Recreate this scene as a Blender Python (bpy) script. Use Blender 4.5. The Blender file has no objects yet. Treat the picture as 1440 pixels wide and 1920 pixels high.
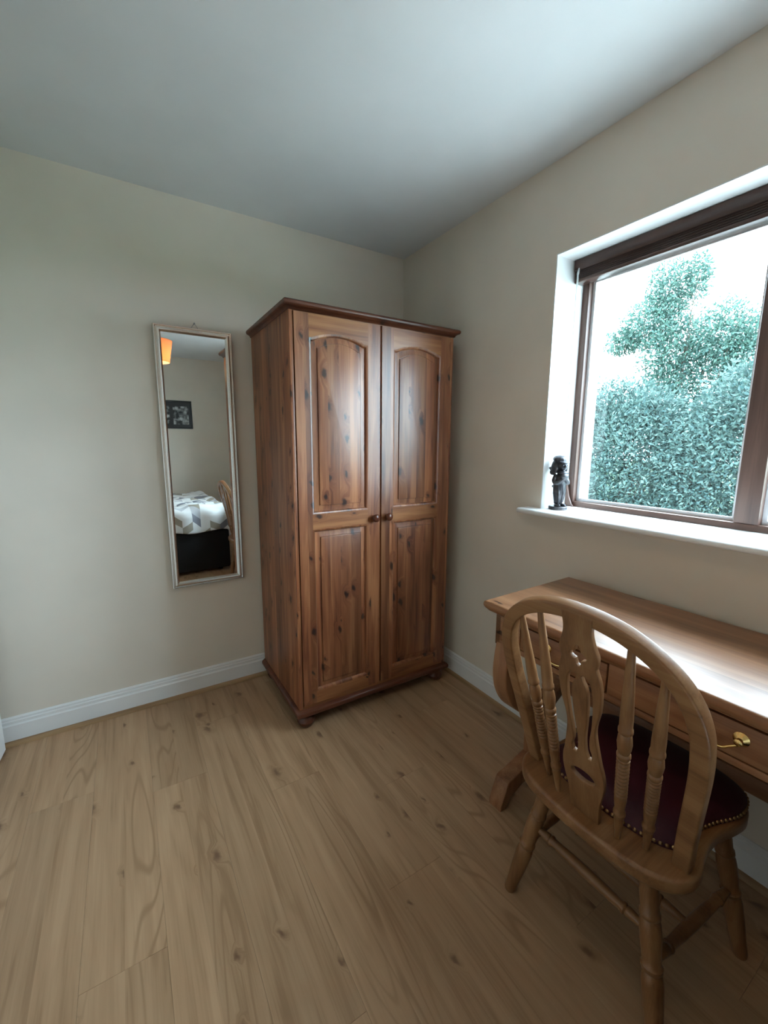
import bpy, bmesh, math, random
import numpy as np
from mathutils import Vector, Matrix

random.seed(7)
rng = np.random.default_rng(7)
C = bpy.context.scene.collection
scene = bpy.context.scene
PI = math.pi

# ------------------------------------------------------------------ camera
CAM = Vector((-1.5328, -2.2661, 1.3112))
YAW, PITCH, ROLL = 0.5543, -0.1628, 0.0052
FPX = 786.7
_f = Vector((math.sin(YAW)*math.cos(PITCH), math.cos(YAW)*math.cos(PITCH), math.sin(PITCH)))
_r = Vector((math.cos(YAW), -math.sin(YAW), 0))
_u = _r.cross(_f)
_r2 = _r*math.cos(ROLL) + _u*math.sin(ROLL)
_u2 = -_r*math.sin(ROLL) + _u*math.cos(ROLL)
cd = bpy.data.cameras.new('camera')
cam = bpy.data.objects.new('camera', cd)
C.objects.link(cam)
cd.sensor_fit = 'HORIZONTAL'
cd.sensor_width = 36.0
cd.lens = 36.0*FPX/1440.0
cd.clip_start = 0.02
M = Matrix((_r2, _u2, -_f)).transposed().to_4x4()
M.translation = CAM
cam.matrix_world = M
scene.camera = cam

# ------------------------------------------------------------------ world, portal, exposure
world = bpy.data.worlds.new('overcast_sky')
scene.world = world
world.use_nodes = True
bg = world.node_tree.nodes['Background']
bg.inputs['Color'].default_value = (0.68, 0.855, 1.0, 1)
bg.inputs['Strength'].default_value = 11.0
vs = scene.view_settings
vs.view_transform = 'Standard'
vs.look = 'None'
vs.exposure = 1.43
vs.gamma = 1.0
vs.use_curve_mapping = False
pl = bpy.data.lights.new('window_portal', 'AREA')
pl.shape = 'RECTANGLE'
pl.size = 1.31
pl.size_y = 1.03
pl.cycles.is_portal = True
po = bpy.data.objects.new('window_portal', pl)
po.location = (0.36, -1.7425, 1.5)
po.rotation_euler = (PI/2, 0, PI/2)      # -Z of the light points to -X (into the room)
C.objects.link(po)

# ------------------------------------------------------------------ helpers
def srgb(r, g, b):
    def f(c):
        c /= 255.0
        return c/12.92 if c <= 0.04045 else ((c+0.055)/1.055)**2.4
    return (f(r), f(g), f(b), 1)

def obj(name, bm, mats, parent=None, smooth=35, loc=None):
    me = bpy.data.meshes.new(name)
    bmesh.ops.recalc_face_normals(bm, faces=bm.faces[:])
    bm.to_mesh(me)
    bm.free()
    return obj_me(name, me, mats, parent, smooth, loc)

def obj_me(name, me, mats, parent=None, smooth=35, loc=None):
    if not isinstance(mats, (list, tuple)):
        mats = [mats]
    for i, m in enumerate(mats):          # clearing the slots would reset the faces' material indices
        if i < len(me.materials): me.materials[i] = m
        else: me.materials.append(m)
    if smooth:
        me.shade_smooth()
        me.set_sharp_from_angle(angle=math.radians(smooth))
    o = bpy.data.objects.new(name, me)
    C.objects.link(o)
    if parent:
        o.parent = parent
    if loc:
        o.location = loc
    return o

def tag(o, label=None, cat=None, group=None, kind=None):
    if label: o['label'] = label
    if cat: o['category'] = cat
    if group: o['group'] = group
    if kind: o['kind'] = kind
    return o

def thing(name, label, cat, loc=(0, 0, 0), rz=0, group=None):
    o = bpy.data.objects.new(name, None)
    o.empty_display_size = 0.05
    C.objects.link(o)
    o.location = loc
    o.rotation_euler = (0, 0, rz)
    return tag(o, label, cat, group)

def merge(bm, tmp, mi=0, mat=None):
    if mat is not None:
        bmesh.ops.transform(tmp, matrix=mat, verts=tmp.verts[:])
    for f in tmp.faces:
        f.material_index = mi
    me = bpy.data.meshes.new('tmp')
    tmp.to_mesh(me)
    tmp.free()
    bm.from_mesh(me)
    bpy.data.meshes.remove(me)

def box(bm, x0, x1, y0, y1, z0, z1, bev=0.0, seg=2, mi=0, mat=None):
    t = bmesh.new()
    bmesh.ops.create_cube(t, size=1)
    for v in t.verts:
        v.co = Vector(((x0+x1)/2 + v.co.x*(x1-x0), (y0+y1)/2 + v.co.y*(y1-y0), (z0+z1)/2 + v.co.z*(z1-z0)))
    if bev > 0:
        bmesh.ops.bevel(t, geom=t.edges[:], offset=bev, segments=seg, profile=0.5, affect='EDGES')
    merge(bm, t, mi, mat)

def loops(bm, lps, closed=True, cap0=False, cap1=False, mi=0):
    rows = [[bm.verts.new(p) for p in l] for l in lps]
    n = len(rows[0])
    for a, b in zip(rows[:-1], rows[1:]):
        for i in range(n if closed else n-1):
            j = (i+1) % n
            bm.faces.new((a[i], a[j], b[j], b[i])).material_index = mi
    if cap0:
        bm.faces.new(rows[0]).material_index = mi
    if cap1:
        bm.faces.new(rows[-1]).material_index = mi
    return rows

def lathe(bm, p0, p1, prof, n=16, mi=0):
    """prof: list of (t 0..1 along p0->p1, radius)"""
    p0, p1 = Vector(p0), Vector(p1)
    d = p1-p0
    ax = d.normalized()
    a = ax.orthogonal().normalized()
    b = ax.cross(a)
    lps = []
    for t, r in prof:
        c = p0+d*t
        r = max(r, 1e-4)
        lps.append([c + a*(r*math.cos(2*PI*i/n)) + b*(r*math.sin(2*PI*i/n)) for i in range(n)])
    loops(bm, lps, True, True, True, mi)

def sweep(bm, path, binormal, section, closed=False, mi=0, caps=True):
    """section points are (side, binormal); side = tangent x binormal"""
    path = [Vector(p) for p in path]
    B = Vector(binormal).normalized()
    lps = []
    n = len(path)
    for i, p in enumerate(path):
        if closed:
            t = path[(i+1) % n]-path[i-1]
        else:
            t = path[min(i+1, n-1)]-path[max(i-1, 0)]
        t.normalize()
        s = t.cross(B).normalized()
        lps.append([p + s*u + B*v for u, v in section])
    if closed:
        lps.append(lps[0])
        rows = loops(bm, lps[:-1], True, False, False, mi)
        a, b = rows[-1], rows[0]
        for i in range(len(a)):
            j = (i+1) % len(a)
            bm.faces.new((a[i], a[j], b[j], b[i])).material_index = mi
    else:
        loops(bm, lps, True, caps, caps, mi)

def rrect(w, h, r, k=3):
    pts = []
    for cx, cy, a0 in ((w/2-r, h/2-r, 0), (-w/2+r, h/2-r, 90), (-w/2+r, -h/2+r, 180), (w/2-r, -h/2+r, 270)):
        for i in range(k+1):
            a = math.radians(a0 + 90*i/k)
            pts.append((cx+r*math.cos(a), cy+r*math.sin(a)))
    return pts

def tube(bm, path, r, n=8, mi=0):
    path = [Vector(p) for p in path]
    t0 = (path[1]-path[0]).normalized()
    a = t0.orthogonal().normalized()
    lps = []
    for i, p in enumerate(path):
        t = (path[min(i+1, len(path)-1)]-path[max(i-1, 0)]).normalized()
        a = (a - t*a.dot(t)).normalized()
        b = t.cross(a)
        rr = r[i] if isinstance(r, (list, tuple)) else r
        lps.append([p + a*(rr*math.cos(2*PI*k/n)) + b*(rr*math.sin(2*PI*k/n)) for k in range(n)])
    loops(bm, lps, True, True, True, mi)

def flat_shape(outer, holes, th, bev=0.002, res=2):
    """filled 2D outline with holes, thickness th about z=0 -> bmesh"""
    cu = bpy.data.curves.new('tmp', 'CURVE')
    cu.dimensions = '2D'
    cu.fill_mode = 'BOTH'
    cu.extrude = th/2-bev
    cu.bevel_depth = bev
    cu.bevel_resolution = res
    cu.offset = -bev
    for pts in [outer]+list(holes):
        s = cu.splines.new('POLY')
        s.points.add(len(pts)-1)
        for q, p in zip(s.points, pts):
            q.co = (p[0], p[1], 0, 1)
        s.use_cyclic_u = True
    o = bpy.data.objects.new('tmp', cu)
    C.objects.link(o)
    dg = bpy.context.evaluated_depsgraph_get()
    me = bpy.data.meshes.new_from_object(o.evaluated_get(dg))
    bpy.data.objects.remove(o)
    bpy.data.curves.remove(cu)
    t = bmesh.new()
    t.from_mesh(me)
    bpy.data.meshes.remove(me)
    bmesh.ops.remove_doubles(t, verts=t.verts[:], dist=1e-5)
    return t

def smooth_path(pts, k=6):
    """Catmull-Rom through pts"""
    P = [Vector(p) for p in pts]
    P = [2*P[0]-P[1]] + P + [2*P[-1]-P[-2]]
    out = []
    for i in range(1, len(P)-2):
        for j in range(k):
            t = j/k
            a, b, c, d = P[i-1], P[i], P[i+1], P[i+2]
            out.append(0.5*((2*b) + (c-a)*t + (2*a-5*b+4*c-d)*t*t + (3*b-a-3*c+d)*t*t*t))
    out.append(P[-2])
    return out

def smooth_closed(pts, k=5):
    P = [Vector((p[0], p[1], 0)) for p in pts]
    n = len(P)
    out = []
    for i in range(n):
        for j in range(k):
            t = j/k
            a, b, c, d = P[i-1], P[i], P[(i+1) % n], P[(i+2) % n]
            q = 0.5*((2*b) + (c-a)*t + (2*a-5*b+4*c-d)*t*t + (3*b-a-3*c+d)*t*t*t)
            out.append((q.x, q.y))
    return out

# ------------------------------------------------------------------ materials
class NT:
    def __init__(s, name):
        s.m = bpy.data.materials.new(name)
        s.m.use_nodes = True
        s.t = s.m.node_tree
        s.b = s.t.nodes['Principled BSDF']
        s.out = s.t.nodes['Material Output']
    def n(s, typ, **kw):
        x = s.t.nodes.new(typ)
        for k, v in kw.items():
            setattr(x, k, v)
        return x
    def l(s, a, b):
        s.t.links.new(a, b)
    def set(s, sock, v):
        if hasattr(v, 'is_output') or isinstance(v, bpy.types.NodeSocket):
            s.l(v, sock)
        else:
            sock.default_value = v
    def math(s, op, a, b=None, c=None, clamp=False):
        x = s.n('ShaderNodeMath', operation=op, use_clamp=clamp)
        s.set(x.inputs[0], a)
        if b is not None: s.set(x.inputs[1], b)
        if c is not None: s.set(x.inputs[2], c)
        return x.outputs[0]
    def mix(s, f, a, b, blend='MIX'):
        x = s.n('ShaderNodeMix', data_type='RGBA', blend_type=blend)
        s.set(x.inputs[0], f)
        s.set(x.inputs[6], a)
        s.set(x.inputs[7], b)
        return x.outputs[2]
    def comb(s, x, y, z):
        c = s.n('ShaderNodeCombineXYZ')
        s.set(c.inputs[0], x); s.set(c.inputs[1], y); s.set(c.inputs[2], z)
        return c.outputs[0]
    def noise(s, vec, scale, detail=2, rough=0.5, dist=0.0):
        x = s.n('ShaderNodeTexNoise')
        s.set(x.inputs['Vector'], vec)
        x.inputs['Scale'].default_value = scale
        x.inputs['Detail'].default_value = detail
        x.inputs['Roughness'].default_value = rough
        x.inputs['Distortion'].default_value = dist
        return x.outputs['Fac']
    def mrange(s, v, a, b, c=0.0, d=1.0, smooth=True):
        x = s.n('ShaderNodeMapRange')
        if smooth: x.interpolation_type = 'SMOOTHSTEP'
        s.set(x.inputs[0], v)
        x.inputs[1].default_value = a; x.inputs[2].default_value = b
        x.inputs[3].default_value = c; x.inputs[4].default_value = d
        return x.outputs[0]
    def bump(s, h, strength=0.2, dist=0.001):
        x = s.n('ShaderNodeBump')
        x.inputs['Strength'].default_value = strength
        x.inputs['Distance'].default_value = dist
        s.l(h, x.inputs['Height'])
        s.l(x.outputs[0], s.b.inputs['Normal'])
    def p(s, **kw):
        names = {'col': 'Base Color', 'rough': 'Roughness', 'metal': 'Metallic', 'coat': 'Coat Weight',
                 'coatr': 'Coat Roughness', 'spec': 'Specular IOR Level', 'trans': 'Transmission Weight', 'sheen': 'Sheen Weight'}
        for k, v in kw.items():
            s.set(s.b.inputs[names[k]], v)

def plain(name, col, rough=0.5, metal=0.0, bump=0.0, bscale=200, **kw):
    t = NT(name)
    t.p(col=col, rough=rough, metal=metal, **kw)
    if bump:
        tc = t.n('ShaderNodeTexCoord')
        t.bump(t.noise(tc.outputs['Object'], bscale, 3), bump, 0.002)
    return t.m

def wood(name, light, mid, dark, axis='Z', cross='X', stave=0.0, knot=0.0, knot_size=0.14, knot_col=(0.02, 0.009, 0.006, 1),
         rough=0.42, spec=0.4, coat=0.0, coatr=0.2, density=0.6, knot_soft=1.0, contour=0.0, stave_var=0.25, seed=0.0, per_object=True, fine=1.0):
    """grain runs along `axis`; `cross` is the in-face axis across the grain"""
    t = NT(name)
    tc = t.n('ShaderNodeTexCoord')
    sp = t.n('ShaderNodeSeparateXYZ')
    t.l(tc.outputs['Object'], sp.inputs[0])
    ax = {'X': sp.outputs[0], 'Y': sp.outputs[1], 'Z': sp.outputs[2]}
    third = [a for a in 'XYZ' if a not in (axis, cross)][0]
    u, v, w = ax[cross], ax[third], ax[axis]
    if per_object:
        oi = t.n('ShaderNodeObjectInfo')
        rnd = oi.outputs['Random']
        w = t.math('ADD', w, t.math('MULTIPLY', rnd, 37.0))
        v = t.math('ADD', v, t.math('MULTIPLY', rnd, 11.0))
    w = t.math('ADD', w, seed)
    tint = 0.5
    if stave > 0:
        cell = t.math('FLOOR', t.math('DIVIDE', u, stave))
        wn = t.n('ShaderNodeTexWhiteNoise', noise_dimensions='2D')
        t.l(t.comb(cell, rnd if per_object else seed, 0.0), wn.inputs['Vector'])
        tint = wn.outputs['Value']
        w = t.math('ADD', w, t.math('MULTIPLY', tint, 9.0))
        v = t.math('ADD', v, t.math('MULTIPLY', tint, 5.0))
    # knots
    kmask = None
    if knot > 0:
        vo = t.n('ShaderNodeTexVoronoi', feature='F1', voronoi_dimensions='2D')
        vo.inputs['Scale'].default_value = 1.0
        wob = t.math('MULTIPLY', t.noise(t.comb(u, v, w), 28.0, 2), 0.03*knot_size/0.1)
        uo = t.math('ADD', t.math('ADD', u, wob), t.math('MULTIPLY', tint, 3.7))
        t.l(t.comb(t.math('DIVIDE', uo, knot_size), t.math('DIVIDE', t.math('ADD', t.math('ADD', w, wob), t.math('MULTIPLY', u, 0.5)), knot_size*1.7), 0.0), vo.inputs['Vector'])
        sc = t.n('ShaderNodeSeparateColor'); t.l(vo.outputs['Color'], sc.inputs[0])
        d = t.math('DIVIDE', vo.outputs['Distance'], t.mrange(sc.outputs[1], 0.0, 1.0, 0.45, 1.25, smooth=False))
        d = t.math('ADD', d, t.math('MULTIPLY', t.math('GREATER_THAN', sc.outputs[0], density), 10.0))
        kmask = t.mrange(d, 0.06*knot/knot_soft, 0.16*knot*knot_soft, 1.0, 0.0)
        halo = t.mrange(d, 0.1*knot, 0.45*knot, 1.0, 0.0)
    # growth bands
    wst = t.math('MULTIPLY', w, 0.07)
    if kmask is not None:
        u2 = t.math('ADD', u, t.math('MULTIPLY', halo, 0.03))
    else:
        u2 = u
    vec = t.comb(u2, v, wst)
    n1 = t.noise(vec, 26.0, 3, 0.55, 0.4)
    n2 = t.noise(t.comb(u2, v, t.math('MULTIPLY', w, 0.02)), 220.0, 3, 0.6)
    g = t.math('ADD', t.math('MULTIPLY', n1, 0.75), t.math('MULTIPLY', n2, 0.25*fine))
    col = t.mix(t.mrange(g, 0.36, 0.52), light, mid)
    col = t.mix(t.mrange(g, 0.5, 0.68), col, dark)
    if contour > 0:
        base = t.noise(t.comb(u2, v, t.math('MULTIPLY', w, 0.11)), 5.5, 1.5, 0.45, 0.2)
        ring = t.math('PINGPONG', t.math('MULTIPLY', base, 52.0), 1.0)
        patch = t.mrange(t.noise(t.comb(u, v, t.math('MULTIPLY', w, 0.2)), 4.0, 1), 0.5, 0.66)
        rm = t.math('MULTIPLY', t.math('MULTIPLY', t.mrange(ring, 0.60, 0.98), patch), contour)
        col = t.mix(rm, col, dark)
    if stave > 0:
        k = t.mrange(tint, 0.0, 1.0, 1.0-stave_var, 1.0+stave_var*0.6, smooth=False)
        col = t.mix(1.0, col, t.comb(k, k, k), 'MULTIPLY')
    if per_object:
        k = t.mrange(rnd, 0.0, 1.0, 0.94, 1.06, smooth=False)
        col = t.mix(1.0, col, t.comb(k, k, k), 'MULTIPLY')
    if kmask is not None:
        col = t.mix(t.math('MULTIPLY', halo, 0.45), col, dark)
        col = t.mix(t.math('MULTIPLY', kmask, 0.88), col, knot_col)
    t.p(col=col, rough=rough, spec=spec, coat=coat, coatr=coatr)
    t.bump(n2, 0.12, 0.001)
    return t.m

def paint(name, col, rough=0.6, bump=0.08):
    t = NT(name)
    tc = t.n('ShaderNodeTexCoord')
    nz = t.noise(tc.outputs['Object'], 3.0, 3)
    k = t.mrange(nz, 0.3, 0.7, 0.97, 1.03)
    t.p(col=t.mix(1.0, col, t.comb(k, k, k), 'MULTIPLY'), rough=rough, spec=0.3)
    t.bump(t.noise(tc.outputs['Object'], 160.0, 3), bump, 0.001)
    return t.m

MAT = {}
MAT['wall'] = paint('cream_wall_paint', (0.74, 0.67, 0.575, 1), 0.55)
MAT['ceiling'] = paint('white_ceiling_paint', (0.72, 0.72, 0.71, 1), 0.8, 0.05)
MAT['white'] = paint('white_gloss_paint', (0.78, 0.78, 0.77, 1), 0.35, 0.02)
MAT['render'] = plain('speckled_outdoor_render', (0.62, 0.62, 0.60, 1), 0.9, bump=0.6, bscale=120)
# antique pine wardrobe
PL, PM, PD = (0.38, 0.160, 0.070, 1), (0.25, 0.088, 0.037, 1), (0.115, 0.033, 0.017, 1)
PK = (0.018, 0.010, 0.010, 1)
MAT['pine_z'] = wood('antique_pine_upright', PL, PM, PD, 'Z', 'X', stave=0.052, knot=1.0, knot_size=0.085, knot_col=PK, rough=0.33, coat=0.5, coatr=0.33, seed=3.0, density=0.42, stave_var=0.36)
MAT['pine_side'] = wood('antique_pine_side', PL, PM, PD, 'Z', 'Y', stave=0.085, knot=0.85, knot_size=0.085, knot_col=PK, rough=0.4, seed=1.3, density=0.5)
MAT['pine_x'] = wood('antique_pine_crosswise', (0.38, 0.165, 0.065, 1), (0.28, 0.108, 0.042, 1), (0.16, 0.053, 0.022, 1), 'X', 'Z', knot=0.9, knot_size=0.075, knot_col=PK, rough=0.33, coat=0.3, coatr=0.3, seed=5.0, density=0.3)
MAT['pine_y'] = wood('antique_pine_depthwise', PL, PM, PD, 'Y', 'X', knot=0.9, knot_size=0.12, rough=0.4, seed=2.0)
DL, DM, DD = (0.145, 0.046, 0.022, 1), (0.10, 0.030, 0.015, 1), (0.055, 0.016, 0.009, 1)
MAT['pine_dark_x'] = wood('dark_pine_moulding', DL, DM, DD, 'X', 'Z', knot=0.5, rough=0.35)
MAT['pine_dark_z'] = wood('dark_pine_turned', DL, DM, DD, 'Z', 'X', rough=0.28)
# desk and chair
MAT['desk_y'] = wood('honey_pine_lengthwise', (0.36, 0.175, 0.082, 1), (0.285, 0.128, 0.058, 1), (0.19, 0.08, 0.036, 1), 'Y', 'X', stave=0.09,
                     knot=0.55, knot_size=0.15, rough=0.40, coat=0.5, coatr=0.35, stave_var=0.12, density=0.25)
MAT['desk_front'] = wood('honey_pine_front', (0.36, 0.175, 0.082, 1), (0.285, 0.128, 0.058, 1), (0.19, 0.08, 0.036, 1), 'Y', 'Z', knot=0.8, knot_size=0.10, rough=0.4, density=0.35)
MAT['desk_z'] = wood('honey_pine_upright', (0.36, 0.175, 0.082, 1), (0.285, 0.128, 0.058, 1), (0.19, 0.08, 0.036, 1), 'Z', 'X', rough=0.4)
OL, OM, OD = (0.30, 0.150, 0.064, 1), (0.235, 0.108, 0.043, 1), (0.16, 0.068, 0.026, 1)
MAT['oak_z'] = wood('golden_oak_upright', OL, OM, OD, 'Z', 'Y', rough=0.34, coat=0.1)
MAT['oak_x'] = wood('golden_oak_seat', OL, OM, OD, 'X', 'Y', rough=0.34, coat=0.1)
MAT['oak_y'] = wood('golden_oak_rail', OL, OM, OD, 'Y', 'X', rough=0.34, coat=0.1)
# floor
MAT['floor'] = wood('oak_laminate', (0.47, 0.300, 0.175, 1), (0.42, 0.260, 0.147, 1), (0.32, 0.188, 0.10, 1), 'Y', 'X',
                    knot=0.62, knot_size=0.125, knot_col=(0.17, 0.09, 0.05, 1), rough=0.40, spec=0.35, contour=0.9, density=0.45, knot_soft=1.5, stave=0.096, stave_var=0.10)
MAT['bead'] = wood('oak_floor_bead', (0.40, 0.25, 0.13, 1), (0.33, 0.20, 0.10, 1), (0.24, 0.14, 0.07, 1), 'Y', 'X', rough=0.45)
MAT['bead_x'] = wood('oak_floor_bead_across', (0.40, 0.25, 0.13, 1), (0.33, 0.20, 0.10, 1), (0.24, 0.14, 0.07, 1), 'X', 'Y', rough=0.45)
MAT['underlay'] = plain('dark_floor_underlay', (0.10, 0.07, 0.045, 1), 0.9)
# window
MAT['frame_z'] = wood('brown_window_wood', (0.15, 0.082, 0.062, 1), (0.115, 0.062, 0.048, 1), (0.08, 0.042, 0.034, 1), 'Z', 'Y', rough=0.4)
MAT['frame_y'] = wood('brown_window_wood_across', (0.15, 0.082, 0.062, 1), (0.115, 0.062, 0.048, 1), (0.08, 0.042, 0.034, 1), 'Y', 'Z', rough=0.4)
MAT['blind'] = wood('dark_blind_wood', (0.075, 0.036, 0.025, 1), (0.055, 0.027, 0.02, 1), (0.035, 0.017, 0.013, 1), 'Y', 'X', rough=0.3)
MAT['seal'] = plain('pale_glazing_seal', (0.7, 0.7, 0.72, 1), 0.5)
t = NT('clear_plastic')
t.p(col=(0.9, 0.93, 0.95, 1), rough=0.15, trans=0.6)
MAT['wand'] = t.m
# clear glass: thin pane, mostly see-through with a faint mirror reflection
t = NT('window_glass')
tr = t.n('ShaderNodeBsdfTransparent'); tr.inputs[0].default_value = (0.96, 0.985, 0.98, 1)
gl = t.n('ShaderNodeBsdfGlossy'); gl.inputs['Roughness'].default_value = 0.02
mx = t.n('ShaderNodeMixShader'); mx.inputs[0].default_value = 0.035
t.l(tr.outputs[0], mx.inputs[1]); t.l(gl.outputs[0], mx.inputs[2]); t.l(mx.outputs[0], t.out.inputs[0])
MAT['glass'] = t.m
MAT['mirror'] = plain('mirror_silvering', (0.90, 0.92, 0.91, 1), 0.0, 1.0)
MAT['silver'] = plain('brushed_silver_leaf', (0.80, 0.755, 0.70, 1), 0.24, 1.0, bump=0.05, bscale=300)
MAT['brass'] = plain('polished_brass', (0.80, 0.56, 0.22, 1), 0.2, 1.0)
MAT['steel'] = plain('nail_steel', (0.35, 0.34, 0.33, 1), 0.4, 0.9)
t = NT('dark_bronze')
tc = t.n('ShaderNodeTexCoord')
nz = t.noise(tc.outputs['Object'], 45.0, 3)
t.p(col=t.mix(t.mrange(nz, 0.35, 0.7), (0.035, 0.036, 0.045, 1), (0.10, 0.095, 0.10, 1)), rough=0.38, metal=0.55)
MAT['bronze'] = t.m
t = NT('burgundy_leather')
tc = t.n('ShaderNodeTexCoord')
nz = t.noise(tc.outputs['Object'], 25.0, 3)
t.p(col=t.mix(nz, (0.040, 0.006, 0.012, 1), (0.060, 0.009, 0.017, 1)), rough=0.55, spec=0.3)
t.bump(t.noise(tc.outputs['Object'], 260.0, 2), 0.2, 0.001)
MAT['leather'] = t.m
MAT['stud'] = plain('antique_brass_stud', (0.36, 0.22, 0.10, 1), 0.3, 0.95)
MAT['black'] = plain('black_bed_fabric', (0.008, 0.008, 0.009, 1), 0.9)
MAT['mattress'] = plain('mattress_ticking', (0.6, 0.6, 0.58, 1), 0.9, bump=0.2)
# chevron duvet: columns of slanted parallelograms in white, greys and beige
t = NT('chevron_duvet_cotton')
tc = t.n('ShaderNodeTexCoord')
sp = t.n('ShaderNodeSeparateXYZ'); t.l(tc.outputs['UV'], sp.inputs[0])
cu_ = t.math('DIVIDE', sp.outputs[0], 0.085)
ci = t.math('FLOOR', cu_)
zig = t.math('PINGPONG', cu_, 1.0)
vv = t.math('DIVIDE', t.math('ADD', sp.outputs[1], t.math('MULTIPLY', zig, 0.06)), 0.075)
ri = t.math('FLOOR', vv)
wn = t.n('ShaderNodeTexWhiteNoise', noise_dimensions='2D'); t.l(t.comb(ci, ri, 0.0), wn.inputs['Vector'])
cr = t.n('ShaderNodeValToRGB'); cr.color_ramp.interpolation = 'CONSTANT'
e = cr.color_ramp.elements
e[0].position = 0.0; e[0].color = (0.78, 0.78, 0.77, 1)
e[1].position = 0.52; e[1].color = (0.24, 0.24, 0.27, 1)
for pos, c in ((0.70, (0.36, 0.32, 0.26, 1)), (0.84, (0.50, 0.50, 0.52, 1))):
    q = e.new(pos); q.color = c
t.l(wn.outputs['Value'], cr.inputs[0])
t.p(col=cr.outputs[0], rough=0.85, spec=0.2)
MAT['duvet'] = t.m
# pendant lamp
t = NT('orange_lamp_shade_fabric')
tl = t.n('ShaderNodeBsdfTranslucent'); tl.inputs[0].default_value = (0.80, 0.46, 0.26, 1)
df = t.n('ShaderNodeBsdfDiffuse'); df.inputs[0].default_value = (0.72, 0.42, 0.26, 1)
mx = t.n('ShaderNodeMixShader'); mx.inputs[0].default_value = 0.55
t.l(df.outputs[0], mx.inputs[1]); t.l(tl.outputs[0], mx.inputs[2]); t.l(mx.outputs[0], t.out.inputs[0])
MAT['shade'] = t.m
t = NT('lit_bulb')
em = t.n('ShaderNodeEmission'); em.inputs[0].default_value = (1.0, 0.78, 0.45, 1); em.inputs[1].default_value = 24.0
t.l(em.outputs[0], t.out.inputs[0])
MAT['bulb'] = t.m
MAT['frame_black'] = plain('black_picture_frame', (0.012, 0.011, 0.012, 1), 0.3)
# monochrome group photograph as flat print
t = NT('monochrome_photo_print')
tc = t.n('ShaderNodeTexCoord')
vo = t.n('ShaderNodeTexVoronoi', feature='F1'); vo.inputs['Scale'].default_value = 14.0
t.l(tc.outputs['Object'], vo.inputs['Vector'])
nz = t.noise(tc.outputs['Object'], 22.0, 3)
val = t.math('ADD', t.math('MULTIPLY', t.mrange(vo.outputs['Distance'], 0.15, 0.5), -0.5), t.math('MULTIPLY', nz, 1.3))
val = t.math('ADD', val, -0.05, clamp=True)
t.p(col=t.comb(val, val, val), rough=0.3)
MAT['print'] = t.m
# outdoors
def leaf_mat(name, a, b):
    t = NT(name)
    ge = t.n('ShaderNodeNewGeometry')
    r = ge.outputs['Random Per Island']
    col = t.mix(r, a, b)
    tl = t.n('ShaderNodeBsdfTranslucent'); t.l(col, tl.inputs[0])
    t.p(col=col, rough=0.55, spec=0.3)
    mx = t.n('ShaderNodeMixShader'); mx.inputs[0].default_value = 0.3
    t.l(t.b.outputs[0], mx.inputs[1]); t.l(tl.outputs[0], mx.inputs[2]); t.l(mx.outputs[0], t.out.inputs[0])
    return t.m
MAT['leaf'] = leaf_mat('hedge_leaf', (0.022, 0.052, 0.050, 1), (0.066, 0.108, 0.090, 1))
MAT['leaf2'] = leaf_mat('tree_leaf', (0.028, 0.068, 0.060, 1), (0.062, 0.120, 0.088, 1))
MAT['bark'] = plain('grey_brown_bark', (0.09, 0.065, 0.05, 1), 0.9, bump=0.8, bscale=40)
t = NT('lawn_grass')
tc = t.n('ShaderNodeTexCoord')
t.p(col=t.mix(t.noise(tc.outputs['Object'], 6.0, 4), (0.03, 0.09, 0.03, 1), (0.07, 0.15, 0.05, 1)), rough=0.9)
MAT['grass'] = t.m
MAT['bounce_paving'] = plain('pale_bounce_paving', (0.52, 0.52, 0.50, 1), 0.9, bump=0.3, bscale=30)

# ================================================================== ROOM SHELL
H = 2.4
XL = -2.148          # left wall face
YB = -3.92          # wall opposite the mirror
TH = 0.34           # window wall thickness
WY0, WY1 = -1.085, -2.40     # inner reveal
WZ0, WZ1 = 1.012, 2.055
EY0, EY1 = -1.088, -2.397     # outer opening
EZ0, EZ1 = 1.0, 2.025
FX = 0.18           # window frame face
FO = 0.235          # back of the frame

def struct(name, bm, m, parent=None, smooth=0):
    o = obj(name, bm, m, parent, smooth)
    if parent is None:
        o['kind'] = 'structure'
    return o

bm = bmesh.new(); box(bm, XL-0.15, TH, 0, 0.15, -0.1, H+0.1); struct('wall_back', bm, MAT['wall'])
bm = bmesh.new(); box(bm, XL-0.15, TH, YB-0.15, YB, -0.1, H+0.1); struct('wall_front', bm, MAT['wall'])
bm = bmesh.new(); box(bm, XL-0.15, TH, YB, 0, H, H+0.1); struct('ceiling', bm, MAT['ceiling'])

# window wall: inner leaf (with reveal opening) and rendered outer leaf (slightly smaller opening)
bm = bmesh.new()
for (x0, x1, ya, yb, za, zb, mi) in ((0, FO, WY0, WY1, WZ0, WZ1, 0), (FO, TH, EY0, EY1, EZ0, EZ1, 1)):
    box(bm, x0, x1, ya, 0, -0.1, H, mi=mi)
    box(bm, x0, x1, YB, yb, -0.1, H, mi=mi)
    box(bm, x0, x1, yb, ya, -0.1, za, mi=mi)
    box(bm, x0, x1, yb, ya, zb, H, mi=mi)
struct('wall_right', bm, [MAT['wall'], MAT['render']])

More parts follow.
